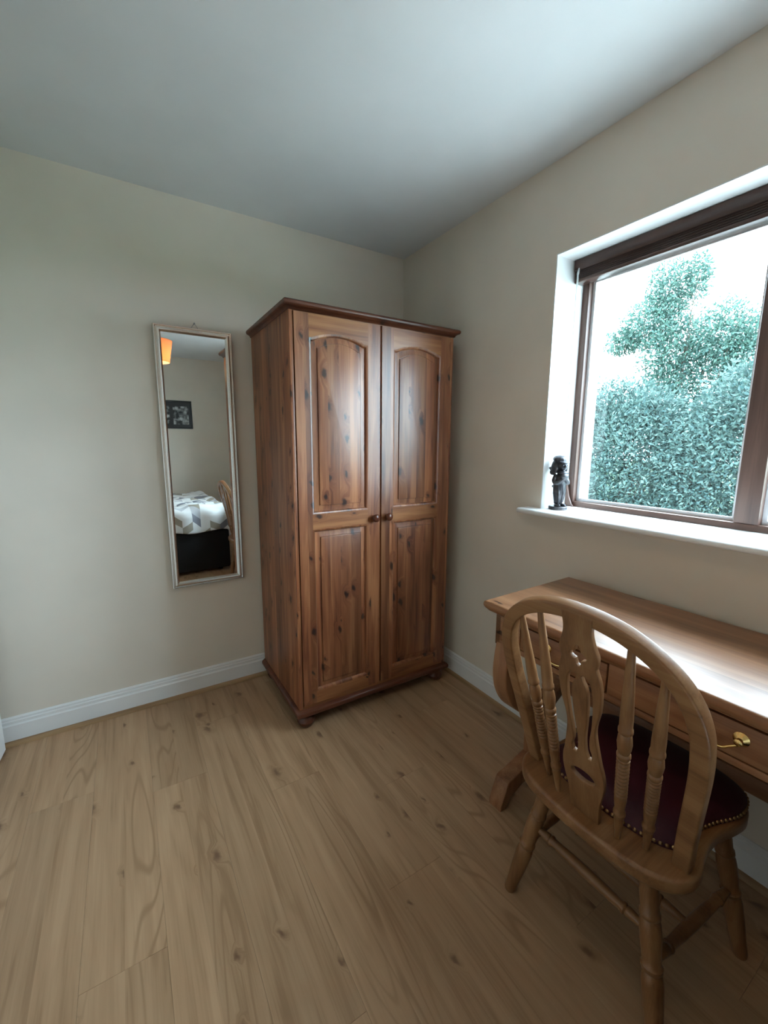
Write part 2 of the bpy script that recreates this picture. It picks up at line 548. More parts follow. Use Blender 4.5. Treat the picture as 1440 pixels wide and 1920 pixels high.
# left wall with a doorway close to the corner
DY0, DY1, DZ = -0.035, -0.83, 2.02
bm = bmesh.new()
box(bm, XL-0.15, XL, DY0, 0, -0.1, H)
box(bm, XL-0.15, XL, YB, DY1, -0.1, H)
box(bm, XL-0.15, XL, DY1, DY0, DZ, H)
box(bm, XL-0.9, XL-0.85, YB, 0.15, -0.1, H)
box(bm, XL-0.9, XL-0.15, 0.0, 0.15, -0.1, H)
box(bm, XL-0.9, XL-0.15, -1.5, -1.4, -0.1, H)
box(bm, XL-0.9, XL-0.15, -1.5, 0.15, H, H+0.1)
box(bm, XL-0.9, XL, -1.5, 0.15, -0.1, -0.01)
struct('wall_left', bm, MAT['wall'])

# reveal lining (white painted plaster)
bm = bmesh.new()
e_ = 0.004
box(bm, 0.0005, FX, WY0-e_, WY0, WZ0, WZ1)
box(bm, 0.0005, FX, WY1, WY1+e_, WZ0, WZ1)
box(bm, 0.0005, FX, WY1+e_, WY0-e_, WZ1-e_, WZ1)
struct('trim_1', bm, MAT['white'])

# floor with separate planks
bm = bmesh.new(); box(bm, XL, 0.0, YB, 0, -0.1, -0.011)
floor = struct('floor', bm, MAT['underlay'])
PW, PLN = 0.192, 1.285
bm = bmesh.new()
box(bm, 0, PW-0.0006, 0, PLN-0.0006, -0.011, 0.0, 0.0007, 1)
plank_me = None
x = XL+0.02
xs = []
xk = 0.0
while xk > XL:
    xs.append(xk-PW); xk -= PW
first = None
plank_mesh = {}
def plank(x0, x1, y0, y1):
    key = (round(x1-x0, 3), round(y1-y0, 3))
    if key not in plank_mesh:
        b = bmesh.new()
        box(b, 0, x1-x0-0.0003, 0, y1-y0-0.0003, -0.011, 0.0, 0.0004, 1)
        me = bpy.data.meshes.new('plank')
        b.to_mesh(me); b.free()
        me.materials.append(MAT['floor'])
        plank_mesh[key] = me
    o = bpy.data.objects.new('plank', plank_mesh[key])
    o.location = (x0, y0, 0)
    C.objects.link(o)
    o.parent = floor
bm.free()
offs = [0.2, 0.75, 0.45, 1.05, 0.1, 0.85, 0.3, 0.62, 1.2, 0.5, 0.95, 0.15]
for i, x0 in enumerate(xs):
    xa = max(x0, XL)
    y = 0.0
    nxt = -offs[i % len(offs)]
    while y > YB+0.001:
        yb = max(nxt, YB)
        plank(xa, x0+PW, yb, y)
        y = yb
        nxt = y-PLN

# skirting boards with a moulded top, and an oak bead along the floor
SK = [(0, 0.018), (0.016, 0.018), (0.016, 0.088), (0.012, 0.094), (0.012, 0.106), (0.009, 0.110), (0.009, 0.118), (0.004, 0.124), (0, 0.124)]
BD = [(0, 0.0), (0.030, 0.0), (0.029, 0.008), (0.024, 0.015), (0.016, 0.019), (0, 0.019)]
def skirting(name, p0, p1, nrm, bead):
    p0, p1, nv = Vector(p0), Vector(p1), Vector(nrm)
    b = bmesh.new()
    loops(b, [[p + nv*d + Vector((0, 0, z)) for d, z in SK] for p in (p0, p1)], True, True, True)
    o = struct(name, b, MAT['white'])
    b = bmesh.new()
    loops(b, [[p + nv*d + Vector((0, 0, z)) for d, z in BD] for p in (p0, p1)], True, True, True)
    obj('floor_bead', b, bead, o, 40)
skirting('baseboard_back', (XL, 0, 0), (0, 0, 0), (0, -1, 0), MAT['bead_x'])
skirting('baseboard_right', (0, 0, 0), (0, YB, 0), (-1, 0, 0), MAT['bead'])
skirting('baseboard_front', (XL, YB, 0), (0, YB, 0), (0, 1, 0), MAT['bead_x'])
skirting('baseboard_left', (XL, -0.90, 0), (XL, YB, 0), (1, 0, 0), MAT['bead'])

# door: white panelled leaf standing slightly open beside the corner
door = thing('door_1', 'white panelled door standing slightly ajar next to the corner', 'door', (XL+0.004, -0.815, 0), math.radians(-3.6))
door['kind'] = 'structure'
del door['category']
DW, DH, DT = 0.762, 1.985, 0.038
bm = bmesh.new()
def rect_loop(x, y0, y1, z0, z1):
    return [Vector((x, y0, z0)), Vector((x, y1, z0)), Vector((x, y1, z1)), Vector((x, y0, z1))]
z_b = 0.012
# leaf core, then frame proud of it on both faces
box(bm, 0.008, DT-0.008, 0, DW, z_b, z_b+DH)
st = 0.10
for (xa, xb) in ((0, 0.008), (DT-0.008, DT)):
    box(bm, xa, xb, 0, st, z_b, z_b+DH)
    box(bm, xa, xb, DW-st, DW, z_b, z_b+DH)
    box(bm, xa, xb, (DW-st)/2, (DW+st)/2, z_b, z_b+DH)
    for (za, zb) in ((0, 0.2), (0.85, 1.02), (DH-0.12, DH)):
        box(bm, xa, xb, st, DW-st, z_b+za, z_b+zb)
leaf = obj('door_leaf', bm, MAT['white'], door, 0)
for s, xx in ((1, DT), (-1, 0)):
    bm = bmesh.new()
    lathe(bm, (xx, DW-0.06, 1.0), (xx+s*0.008, DW-0.06, 1.0), [(0, 0.026), (0.7, 0.026), (1, 0.022)], 20)
    tube(bm, smooth_path([(xx, DW-0.06, 1.0), (xx+s*0.035, DW-0.06, 1.0), (xx+s*0.045, DW-0.075, 1.0), (xx+s*0.045, DW-0.16, 1.0)], 4), 0.008, 10)
    obj('door_handle', bm, MAT['brass'], leaf)
bm = bmesh.new()
box(bm, XL, XL+0.018, DY1-0.07, DY1, 0, DZ+0.07, 0.004)
box(bm, XL, XL+0.018, DY1, 0.0, DZ, DZ+0.07, 0.004)
box(bm, XL-0.15, XL, DY1-0.0, DY1+0.014, 0, DZ)
box(bm, XL-0.15, XL, DY1+0.014, DY0, DZ-0.016, DZ)
struct('trim_2', bm, MAT['white'])

# ------------------------------------------------------------------ window
win = bpy.data.objects.new('window_1', None)
win.location = (FX, (WY0+WY1)/2, WZ0)
C.objects.link(win)
win['kind'] = 'structure'
win['label'] = 'brown timber framed window with a thick upright between two panes'
yc = (WY0+WY1)/2
hw = (WY0-WY1)/2
def wl(x, y, z): return (x-FX, y-yc, z-WZ0)
def wbox(name, mat, x0, x1, y0, y1, z0, z1, bev=0.004):
    b = bmesh.new()
    a0 = wl(x0, y0, z0); a1 = wl(x1, y1, z1)
    box(b, a0[0], a1[0], a0[1], a1[1], a0[2], a1[2], bev)
    return obj(name, b, mat, win)
fx0, fx1 = FX, FX+0.055
JW = 0.032
wbox('frame_jamb', MAT['frame_z'], fx0, fx1, WY0-JW, WY0, 1.034, WZ1)
wbox('frame_jamb', MAT['frame_z'], fx0, fx1, WY1, WY1+JW, 1.034, WZ1)
wbox('frame_head', MAT['frame_y'], fx0, fx1, WY1+JW, WY0-JW, WZ1-0.066, WZ1)
wbox('frame_rail', MAT['frame_y'], fx0, fx1, WY1+JW, WY0-JW, 1.0, 1.057)
wbox('mullion', MAT['frame_z'], fx0-0.004, fx1, -1.775, -1.708, 1.057, WZ1-0.066)
for ya, yb in ((-1.708, WY0-JW), (WY1+JW, -1.775)):
    b = bmesh.new()
    gx = FX+0.034
    a0 = wl(gx, ya, 1.057); a1 = wl(gx+0.004, yb, WZ1-0.066)
    box(b, a0[0], a1[0], a0[1], a1[1], a0[2], a1[2])
    pane = obj('pane', b, MAT['glass'], win, 0)
    b = bmesh.new()
    s = 0.013
    for (y0, y1, z0, z1) in ((ya, ya+s, 1.057, WZ1-0.066), (yb-s, yb, 1.057, WZ1-0.066), (ya+s, yb-s, 1.057, 1.057+s), (ya+s, yb-s, WZ1-0.066-s, WZ1-0.066)):
        a0 = wl(gx-0.008, y0, z0); a1 = wl(gx+0.0, y1, z1)
        box(b, a0[0], a1[0], a0[1], a1[1], a0[2], a1[2])
    obj('glazing_seal', b, MAT['seal'], pane)
# wedge of loose trim in the lower corner of the frame
b = bmesh.new()
t_ = flat_shape([(0, 0), (0.045, 0), (0.030, 0.012), (0.016, 0.045), (0.004, 0.10), (0, 0.105)], [], 0.010, 0.002)
merge(b, t_, 0, Matrix.Translation(wl(FX-0.012, WY0-0.004, 1.0335)) @ Matrix(((0, 0, 1, 0), (-1, 0, 0, 0), (0, 1, 0, 0), (0, 0, 0, 1))))
obj('loose_trim', b, MAT['frame_z'], win)
# sill
bm = bmesh.new()
prof = [(FX, WZ0), (FX, 1.034), (-0.066, 1.034), (-0.072, 1.032), (-0.0755, 1.0275), (-0.0765, 1.022), (-0.0755, 1.017), (-0.072, 1.0135), (-0.066, WZ0), ]
def sill_loop(y): return [Vector((x, y, z)) for x, z in prof]
loops(bm, [sill_loop(WY0-0.0), sill_loop(WY1+0.0)], True, True, True)
prof2 = [(p[0] if p[0] < 0 else 0.0, p[1]) for p in prof]
def sill2(y): return [Vector((x, y, z)) for x, z in prof2]
loops(bm, [sill2(-1.02), sill2(WY0)], True, True, True)
loops(bm, [sill2(WY1), sill2(WY1-0.065)], True, True, True)
struct('window_sill', bm, MAT['white'], None, 40)
# outer stone sill
bm = bmesh.new(); box(bm, FX+0.055, TH+0.05, EY1, EY0, 0.985, 1.02, 0.006)
struct('trim_3', bm, MAT['render'])

# ------------------------------------------------------------------ outside ground
bm = bmesh.new(); box(bm, TH, 40, -30, 30, -0.35, -0.25); struct('ground', bm, MAT['grass'])
bm = bmesh.new(); box(bm, TH, 4.2, -6, 6, -0.25, -0.22); struct('bounce_patio', bm, MAT['bounce_paving'])  # unseen pale slab, added to bounce daylight up through the window to the ceiling

# ================================================================== WARDROBE
WR = Vector((-0.515, -0.03, 0))
wd = thing('wardrobe', 'tall two-door knotty pine wardrobe with arched panels on bun feet', 'wardrobe', WR)
w0, w1 = -0.938-WR.x, -0.092-WR.x      # local x
fy = -0.587-WR.y                        # local front
by = 0.0                                # back
ZB, ZT = 0.072, 1.838
SP = 0.018
for sx in (w0, w1-SP):
    bm = bmesh.new(); box(bm, sx, sx+SP, fy+0.010, by, 0.10, ZT, 0.001)
    obj('side_panel', bm, MAT['pine_side'], wd)
    bm = bmesh.new(); box(bm, sx, sx+SP, fy, fy+0.0105, 0.10, ZT, 0.004, 3)
    obj('corner_post', bm, MAT['pine_z'], wd)
bm = bmesh.new(); box(bm, w0+SP, w1-SP, by-0.008, by, 0.10, ZT); obj('back_panel', bm, MAT['pine_z'], wd)
bm = bmesh.new(); box(bm, w0+SP, w1-SP, fy+0.02, by-0.008, 0.115, 0.13); obj('base_board', bm, MAT['pine_x'], wd)
bm = bmesh.new(); box(bm, w0+SP, w1-SP, fy+0.001, fy+0.02, 0.10, 0.118)
obj('face_rail', bm, MAT['pine_x'], wd)
bm = bmesh.new(); box(bm, w0+SP, w1-SP, fy+0.001, fy+0.02, 1.824, ZT)
obj('face_rail', bm, MAT['pine_x'], wd)
bm = bmesh.new(); xm = (w0+w1)/2; box(bm, xm-0.012, xm+0.012, fy+0.004, fy+0.024, 0.118, 1.824, 0.002)
obj('centre_post', bm, MAT['pine_z'], wd)
# cornice: moulded board overhanging front and both sides
bm = bmesh.new()
cor = [(0.000, 1.826), (0.004, 1.828), (0.006, 1.834), (0.012, 1.838), (0.020, 1.841), (0.023, 1.846), (0.024, 1.852), (0.022, 1.858), (0.017, 1.861)]
def c_loop(d, z): return [Vector((w0-d, by, z)), Vector((w0-d, fy-d, z)), Vector((w1+d, fy-d, z)), Vector((w1+d, by, z))]
loops(bm, [c_loop(d, z) for d, z in cor], True, True, True)
obj('cornice', bm, MAT['pine_dark_x'], wd, 50)
# plinth
bm = bmesh.new()
pli = [(0.004, 0.070), (0.014, 0.071), (0.017, 0.077), (0.017, 0.088), (0.013, 0.095), (0.007, 0.099), (0.0, 0.104)]
loops(bm, [c_loop(d, z) for d, z in pli], True, True, True)
obj('plinth', bm, MAT['pine_dark_x'], wd, 50)
for fxx in (w0+0.040, w1-0.040):
    for fyy in (fy+0.032, by-0.055):
        bm = bmesh.new()
        lathe(bm, (fxx, fyy, 0), (fxx, fyy, 0.072), [(0, 0.018), (0.05, 0.026), (0.2, 0.036), (0.42, 0.0425), (0.62, 0.039), (0.78, 0.028), (0.84, 0.025), (0.88, 0.029), (1, 0.029)], 24)
        obj('bun_foot', bm, MAT['pine_dark_z'], wd)

NA = 18
def arch_loop(x0, x1, z0, z1, rise, y):
    """closed outline: bottom-left, bottom-right, up the right side, arched top back to left"""
    pts = [Vector((x0, y, z0)), Vector((x1, y, z0))]
    for i in range(NA+1):
        u = 1-2*i/NA
        xx = (x0+x1)/2 + u*(x1-x0)/2
        s = min(1.0, abs(u)/0.94)
        k = 1-s*s
        k = k*(0.35+0.65*min(1, k*4)) if rise else 0
        pts.append(Vector((xx, y, z1 + rise*k)))
    return pts

def make_door(xl, xr, knob_x):
    """door front frame is one mesh: uprights grain vertical (mat 0), rails grain across (mat 1)"""
    yf = fy-0.004           # front face
    yb_ = fy+0.016
    z0, z1 = 0.119, 1.822
    sw = 0.062
    ox0, ox1 = xl+sw, xr-sw
    lo = (0.176, 0.938, 0.0)
    up = (1.006, 1.731, 0.026)
    b = bmesh.new()
    # stiles
    for (a, c) in ((xl, ox0), (ox1, xr)):
        box(b, a, c, yf, yb_, z0, z1, 0.0)
    def quad(p, mi): b.faces.new([b.verts.new(q) for q in p]).material_index = mi
    # rails (front faces as strips following the arch)
    box(b, ox0, ox1, yf, yb_, z0, lo[0], 0, mi=1)
    box(b, ox0, ox1, yf, yb_, lo[1], up[0], 0, mi=1)
    al = arch_loop(ox0, ox1, up[0], up[1], up[2], yf)[2:]
    loops(b, [[p for p in al], [Vector((p.x, yf, z1)) for p in al], [Vector((p.x, yb_, z1)) for p in al], [Vector((p.x, yb_, p.z)) for p in al]], False, mi=1)
    # ovolo moulding round each opening
    for (za, zb, rise) in (lo, up):
        ls = []
        for ins, dep in ((0.0, -0.0006), (0.003, 0.0), (0.008, 0.003), (0.011, 0.008), (0.012, 0.013)):
            ls.append(arch_loop(ox0+ins, ox1-ins, za+ins, zb-ins, rise, yf+dep))
        loops(b, ls[:3], True, mi=0)
        loops(b, ls[2:], True, mi=0)
    d = obj('door', b, [MAT['pine_z'], MAT['pine_x']], wd, 40)
    # raised and fielded panels
    for (za, zb, rise) in (lo, up):
        b = bmesh.new()
        ls = []
        for ins, dep in ((0.008, 0.0125), (0.012, 0.0125), (0.0345, 0.0085), (0.0350, 0.0100), (0.0370, 0.0100), (0.0376, 0.0048), (0.041, 0.004)):
            ls.append(arch_loop(ox0+ins, ox1-ins, za+ins, zb-ins, rise, yf+dep))
        loops(b, ls[:3], True)
        loops(b, ls[2:6], True)
        loops(b, ls[5:], True, False, True)
        obj('raised_panel', b, MAT['pine_z'], d, 25)
    b = bmesh.new()
    lathe(b, (knob_x, yf+0.001, 0.966), (knob_x, yf-0.033, 0.966), [(0, 0.011), (0.25, 0.009), (0.4, 0.012), (0.55, 0.018), (0.75, 0.0195), (0.92, 0.014), (1, 0.004)], 24)
    obj('knob', b, MAT['pine_dark_z'], d, 60)
make_door(w0+SP+0.002, xm-0.005, xm-0.036)
make_door(xm+0.005, w1-SP-0.002, xm+0.036)

# ================================================================== WALL MIRROR
mr = thing('wall_mirror', 'long narrow wall mirror in a stepped silver frame', 'mirror', (-1.2015, -0.021, 0.592), math.radians(0.8))
mr.rotation_euler.x = math.radians(-0.15)
mw, mh = 0.342, 1.246
def mloop(ins, d): return [Vector((-mw/2+ins, -d, ins)), Vector((mw/2-ins, -d, ins)), Vector((mw/2-ins, -d, mh-ins)), Vector((-mw/2+ins, -d, mh-ins))]
bm = bmesh.new()
loops(bm, [mloop(a, d) for a, d in ((0.0, -0.006), (0, 0.006), (0.001, 0.010), (0.004, 0.0125), (0.007, 0.012), (0.010, 0.009), (0.0125, 0.0085),
                                     (0.0145, 0.012), (0.019, 0.014), (0.024, 0.0125), (0.029, 0.006), (0.031, 0.0025), (0.031, 0.0))], True)
loops(bm, [mloop(0.0, -0.006), mloop(0.031, -0.006), mloop(0.031, 0.0)], True)
obj('mirror_frame', bm, MAT['silver'], mr, 25)
bm = bmesh.new(); box(bm, -mw/2+0.028, mw/2-0.028, -0.001, 0.003, 0.028, mh-0.028)
obj('mirror_glass', bm, MAT['mirror'], mr, 0)
bm = bmesh.new()
lathe(bm, (0.006, 0.019, mh+0.022), (0.006, -0.004, mh+0.024), [(0, 0.002), (0.8, 0.002), (0.8, 0.004), (1, 0.003)], 10)
tube(bm, smooth_path([(-0.012, 0.004, mh-0.004), (0.0, 0.002, mh+0.016), (0.006, 0.002, mh+0.021), (0.012, 0.002, mh+0.016), (0.024, 0.004, mh-0.004)], 4), 0.0011, 6)
obj('hanging_nail', bm, MAT['steel'], mr)

# ================================================================== DESK
DKR = Vector((-0.036, -1.263, 0))
dk = thing('writing_desk', 'honey pine writing desk with lyre ends and brass drawer handles', 'desk', DKR, math.radians(1.5))
DL_, DD_, DZT = 1.34, 0.478, 0.78
# top: solid with rounded thumb-moulded edge
bm = bmesh.new()
def t_loop(ins, z): return [Vector((-DD_+ins, -ins, z)), Vector((-DD_+ins, -DL_+ins, z)), Vector((0.0, -DL_+ins, z)), Vector((0.0, -ins, z))]
loops(bm, [t_loop(i, z) for i, z in ((0.022, 0.742), (0.014, 0.744), (0.010, 0.749), (0.004, 0.755), (0.0005, 0.762), (0.0, 0.769), (0.0015, 0.775), (0.005, 0.7785), (0.009, 0.78))], True, True, True)
for f in bm.faces:
    f.material_index = 0 if f.calc_center_median().z > 0.779 else 1
obj('desk_top', bm, [MAT['desk_y'], MAT['desk_front']], dk, 50)
# carcass apron
AX = -0.448
AY0, AY1 = -0.034, -DL_+0.034
AZ0, AZ1 = 0.628, 0.745
drawers = [(-0.135, -0.425), (-0.478, -0.862), (-0.915, -1.205)]
bm = bmesh.new()
box(bm, -0.03, -0.012, AY1, AY0, AZ0, AZ1, 0.001)
for y0 in (AY0-0.02, AY1):
    box(bm, AX, -0.03, y0, y0+0.02, AZ0, AZ1, 0.001)
# front rails and posts between drawer openings
DZ0, DZ1 = 0.645, 0.733
box(bm, AX, AX+0.02, AY1, AY0, AZ0, DZ0, 0.001)
box(bm, AX, AX+0.02, AY1, AY0, DZ1, AZ1, 0.001)
edges = [AY0-0.0] + [q for d in drawers for q in d] + [AY1]
for i in range(0, len(edges), 2):
    box(bm, AX, AX+0.02, edges[i+1], edges[i], DZ0, DZ1, 0.001)
obj('apron', bm, MAT['desk_front'], dk)
for (a, b_) in drawers:
    bm = bmesh.new()
    g = 0.0042
    box(bm, AX-0.0015, AX+0.018, b_+g, a-g, DZ0+g, DZ1-g, 0.0015, 2)
    d = obj('drawer', bm, MAT['desk_front'], dk)
    yc_ = (a+b_)/2
    bm = bmesh.new()
    xs_ = AX-0.0015
    for s in (1, -1):
        yp = yc_+s*0.042
        lathe(bm, (xs_, yp, 0.697), (xs_-0.024, yp, 0.697), [(0, 0.0145), (0.08, 0.0150), (0.14, 0.0125), (0.2, 0.0130), (0.28, 0.0095), (0.36, 0.010), (0.45, 0.006), (0.75, 0.005), (0.8, 0.0075), (0.92, 0.0075), (1, 0.004)], 20)
    xb = xs_-0.019
    tube(bm, smooth_path([(xb, yc_+0.046, 0.699), (xb, yc_+0.041, 0.690), (xb-0.002, yc_+0.030, 0.682), (xb-0.004, yc_+0.018, 0.673), (xb-0.005, yc_, 0.671),
                          (xb-0.004, yc_-0.018, 0.673), (xb-0.002, yc_-0.030, 0.682), (xb, yc_-0.041, 0.690), (xb, yc_-0.046, 0.699)], 4), 0.0032, 8)
    obj('brass_handle', bm, MAT['brass'], d)
# lyre end supports
XC = -0.235
def lyre(yc_):
    b = bmesh.new()
    sec = rrect(0.040, 0.062, 0.006)
    arm = [(-0.425, 0.75), (-0.425, 0.68), (-0.428, 0.635), (-0.436, 0.585), (-0.440, 0.53), (-0.428, 0.47), (-0.395, 0.415), (-0.340, 0.37), (-0.285, 0.335), (XC, 0.315)]
    pts = smooth_path([(x_, yc_, z_) for x_, z_ in arm], 4)
    pts2 = [Vector((2*XC-p.x, p.y, p.z)) for p in reversed(pts[:-1])]
    sweep(b, pts+pts2, (0, 1, 0), sec)
    o = obj('lyre_support', b, MAT['desk_z'], dk, 40)
    b = bmesh.new()
    box(b, XC-0.032, XC+0.032, yc_-0.028, yc_+0.028, 0.12, 0.33, 0.006)
    box(b, XC-0.042, XC+0.042, yc_-0.031, yc_+0.031, 0.285, 0.30, 0.004)
    obj('pedestal_post', b, MAT['desk_z'], dk)
    half = [(-0.445, 0.0), (-0.418, 0.0), (-0.385, 0.038), (-0.33, 0.062), (-0.27, 0.07)]
    top = [(-0.17, 0.150), (-0.25, 0.145), (-0.31, 0.128), (-0.365, 0.112), (-0.40, 0.105), (-0.412, 0.098), (-0.445, 0.02)]
    low = half + [(2*XC-x_, z_) for x_, z_ in reversed(half)]
    tp = [(2*XC-x_, z_) for x_, z_ in reversed(top[1:])] + top[1:]
    t_ = flat_shape(low+tp, [], 0.058, 0.004)
    bm2 = bmesh.new()
    merge(bm2, t_, 0, Matrix.Translation((0, yc_, 0)) @ Matrix.Rotation(PI/2, 4, 'X'))
    obj('trestle_foot', bm2, MAT['desk_z'], dk)
lyre(-0.068)
lyre(-DL_+0.068)
bm = bmesh.new(); box(bm, -0.118, -0.086, -DL_+0.06, -0.06, 0.36, 0.415, 0.005)
obj('stretcher', bm, MAT['desk_y'], dk)

# ================================================================== CHAIR
CH = Vector((-0.45, -1.772, 0))
ch = thing('windsor_chair', 'golden oak hoop-back chair with pierced splat and burgundy studded seat', 'chair', CH)
def L(x, y, z): return Vector((x-CH.x, y, z))       # y already relative to the chair's centre line
SZ = 0.43
# saddle-shaped wooden seat
half = [(-0.690, 0.0), (-0.687, 0.07), (-0.677, 0.135), (-0.655, 0.182), (-0.615, 0.211), (-0.570, 0.214), (-0.530, 0.203), (-0.48, 0.194), (-0.43, 0.195),
        (-0.37, 0.208), (-0.32, 0.211), (-0.275, 0.190), (-0.25, 0.13), (-0.243, 0.06)]
full = half + [(-0.242, 0.0)] + [(x_, -y_) for x_, y_ in reversed(half[1:])]
ol = smooth_closed(full, 4)
t_ = flat_shape([(x_-CH.x, y_) for x_, y_ in ol], [], 0.036, 0.009, 3)
bm = bmesh.new(); merge(bm, t_, 0, Matrix.Translation((0, 0, SZ-0.018)))
obj('seat', bm, MAT['oak_x'], ch, 40)
# upholstered pad with domed top
padh = [(-0.607, 0.0), (-0.605, 0.06), (-0.594, 0.118), (-0.572, 0.158), (-0.535, 0.172), (-0.48, 0.168), (-0.42, 0.180), (-0.36, 0.200), (-0.30, 0.201), (-0.252, 0.178), (-0.230, 0.12), (-0.222, 0.06)]
padf = padh + [(-0.221, 0.0)] + [(x_, -y_) for x_, y_ in reversed(padh[1:])]
pad = smooth_closed(padf, 4)
pcx = -0.42
bm = bmesh.new()
ls = []
for s, z in ((1.0, 0.0), (1.0, 0.006), (0.985, 0.014), (0.95, 0.022), (0.88, 0.030), (0.75, 0.037), (0.55, 0.042), (0.3, 0.045), (0.1, 0.046)):
    ls.append([L(pcx+(x_-pcx)*s, y_*s, SZ-0.001+z) for x_, y_ in pad])
loops(bm, ls, True, True, True)
obj('seat_pad', bm, MAT['leather'], ch, 60)
# row of nail heads round the pad
bm = bmesh.new()
per = [Vector((x_, y_, 0)) for x_, y_ in pad]
acc = 0.0
for i in range(len(per)):
    a, b_ = per[i], per[(i+1) % len(per)]
    d = (b_-a).length
    while acc < d:
        q = a.lerp(b_, acc/d)
        n_ = Vector((b_.y-a.y, a.x-b_.x, 0)).normalized()
        if n_.dot(q-Vector((pcx, 0, 0))) < 0: n_ = -n_
        c_ = L(q.x, q.y, SZ+0.007)
        lathe(bm, c_ - n_*0.001, c_ + n_*0.0035, [(0, 0.0048), (0.5, 0.0042), (0.85, 0.0025), (1, 0.0005)], 8)
        acc += 0.0125
    acc -= d
o = obj('nail_heads', bm, MAT['stud'], ch, 60)
o['kind'] = 'stuff'
# hoop
def hx(z): return -0.59-0.279*(z-0.43)
hp = [(0.42, 0.184), (0.53, 0.196), (0.62, 0.208), (0.70, 0.218), (0.755, 0.2215), (0.80, 0.2205), (0.845, 0.210), (0.885, 0.188), (0.92, 0.151), (0.945, 0.101), (0.957, 0.05)]
hoop = [L(hx(z), y_, z) for z, y_ in hp] + [L(hx(0.960), 0, 0.960)] + [L(hx(z), -y_, z) for z, y_ in reversed(hp)]
bm = bmesh.new()
nrm = Vector((1, 0, 0.279)).normalized()
sweep(bm, smooth_path(hoop, 5), nrm, rrect(0.033, 0.031, 0.0045))
obj('hoop', bm, MAT['oak_y'], ch, 40)
# turned spindles
spin = [(0.0, 0.0058), (0.06, 0.0075), (0.13, 0.0105), (0.145, 0.0105), (0.150, 0.0128), (0.165, 0.0128), (0.172, 0.0100), (0.2, 0.0112), (0.24, 0.0128)]
tt = 0.25
while tt < 0.44:
    spin += [(tt, 0.0115), (tt+0.006, 0.0132), (tt+0.012, 0.0132)]
    tt += 0.0185
spin += [(0.45, 0.0112), (0.463, 0.0140), (0.475, 0.0140), (0.482, 0.0112), (0.50, 0.0135), (0.53, 0.0150), (0.565, 0.0135), (0.578, 0.0110), (0.586, 0.0145), (0.60, 0.0145), (0.607, 0.0128), (0.66, 0.0130), (0.8, 0.0105), (1.0, 0.0066)]
for yb2, xb2, yt, zt in ((0.124, -0.617, 0.166, 0.903), (0.076, -0.645, 0.106, 0.940), (-0.076, -0.645, -0.106, 0.940), (-0.124, -0.617, -0.166, 0.903)):
    bm = bmesh.new()
    lathe(bm, L(xb2, yb2, SZ-0.006), L(hx(zt), yt, zt), spin, 16)
    obj('spindle', bm, MAT['oak_z'], ch, 50)
# pierced splat
sh = [(0.42, 0.036), (0.455, 0.037), (0.49, 0.040), (0.52, 0.047), (0.55, 0.0515), (0.578, 0.050), (0.60, 0.045), (0.625, 0.041), (0.66, 0.036), (0.685, 0.0345), (0.71, 0.038), (0.735, 0.0445),
      (0.765, 0.049), (0.795, 0.0505), (0.82, 0.0485), (0.840, 0.0425), (0.848, 0.041), (0.858, 0.0440), (0.875, 0.0455), (0.890, 0.041), (0.905, 0.036), (0.925, 0.033), (0.945, 0.0345), (0.962, 0.037)]
shs = smooth_path([(y_, z, 0) for z, y_ in sh], 4)
out_l = [(p.x, p.y) for p in shs]
outer = out_l + [(-x_, y_) for x_, y_ in reversed(out_l)]
def slot(sign):
    cl = smooth_path([(0.008, 0.815, 0.004), (0.0165, 0.806, 0.0085), (0.0235, 0.785, 0.0066), (0.0245, 0.75, 0.0062), (0.0205, 0.70, 0.0060), (0.0150, 0.66, 0.0055), (0.0145, 0.635, 0.0058), (0.0175, 0.618, 0.0075), (0.0185, 0.604, 0.004)], 4)
    a, b_ = [], []
    for i, p in enumerate(cl):
        tn = cl[min(i+1, len(cl)-1)]-cl[max(i-1, 0)]
        nn = Vector((tn.y, -tn.x)).normalized()
        a.append((sign*(p.x+nn.x*p.z), p.y+nn.y*p.z)); b_.append((sign*(p.x-nn.x*p.z), p.y-nn.y*p.z))
    return a + b_[::-1]
diam = []
for i in range(32):
    a = 2*PI*i/32
    r = 1+0.30*math.cos(4*a)
    diam.append((0.0155*r*math.cos(a), 0.863+0.0195*r*math.sin(a)))
oval = [(0.030*math.cos(2*PI*i/28), 0.545+0.0155*math.sin(2*PI*i/28)) for i in range(28)]
t_ = flat_shape(outer, [slot(1), slot(-1), diam, oval], 0.0125, 0.002)
# map (px = y, py = z) on to the leaning plane
for v in t_.verts:
    y_, z, d_ = v.co.x, v.co.y, v.co.z
    xx = -0.648-0.19*(z-0.43)
    v.co = L(xx+d_*0.985, y_, z+d_*0.18)
bm = bmesh.new(); merge(bm, t_)
obj('splat', bm, MAT['oak_z'], ch, 40)
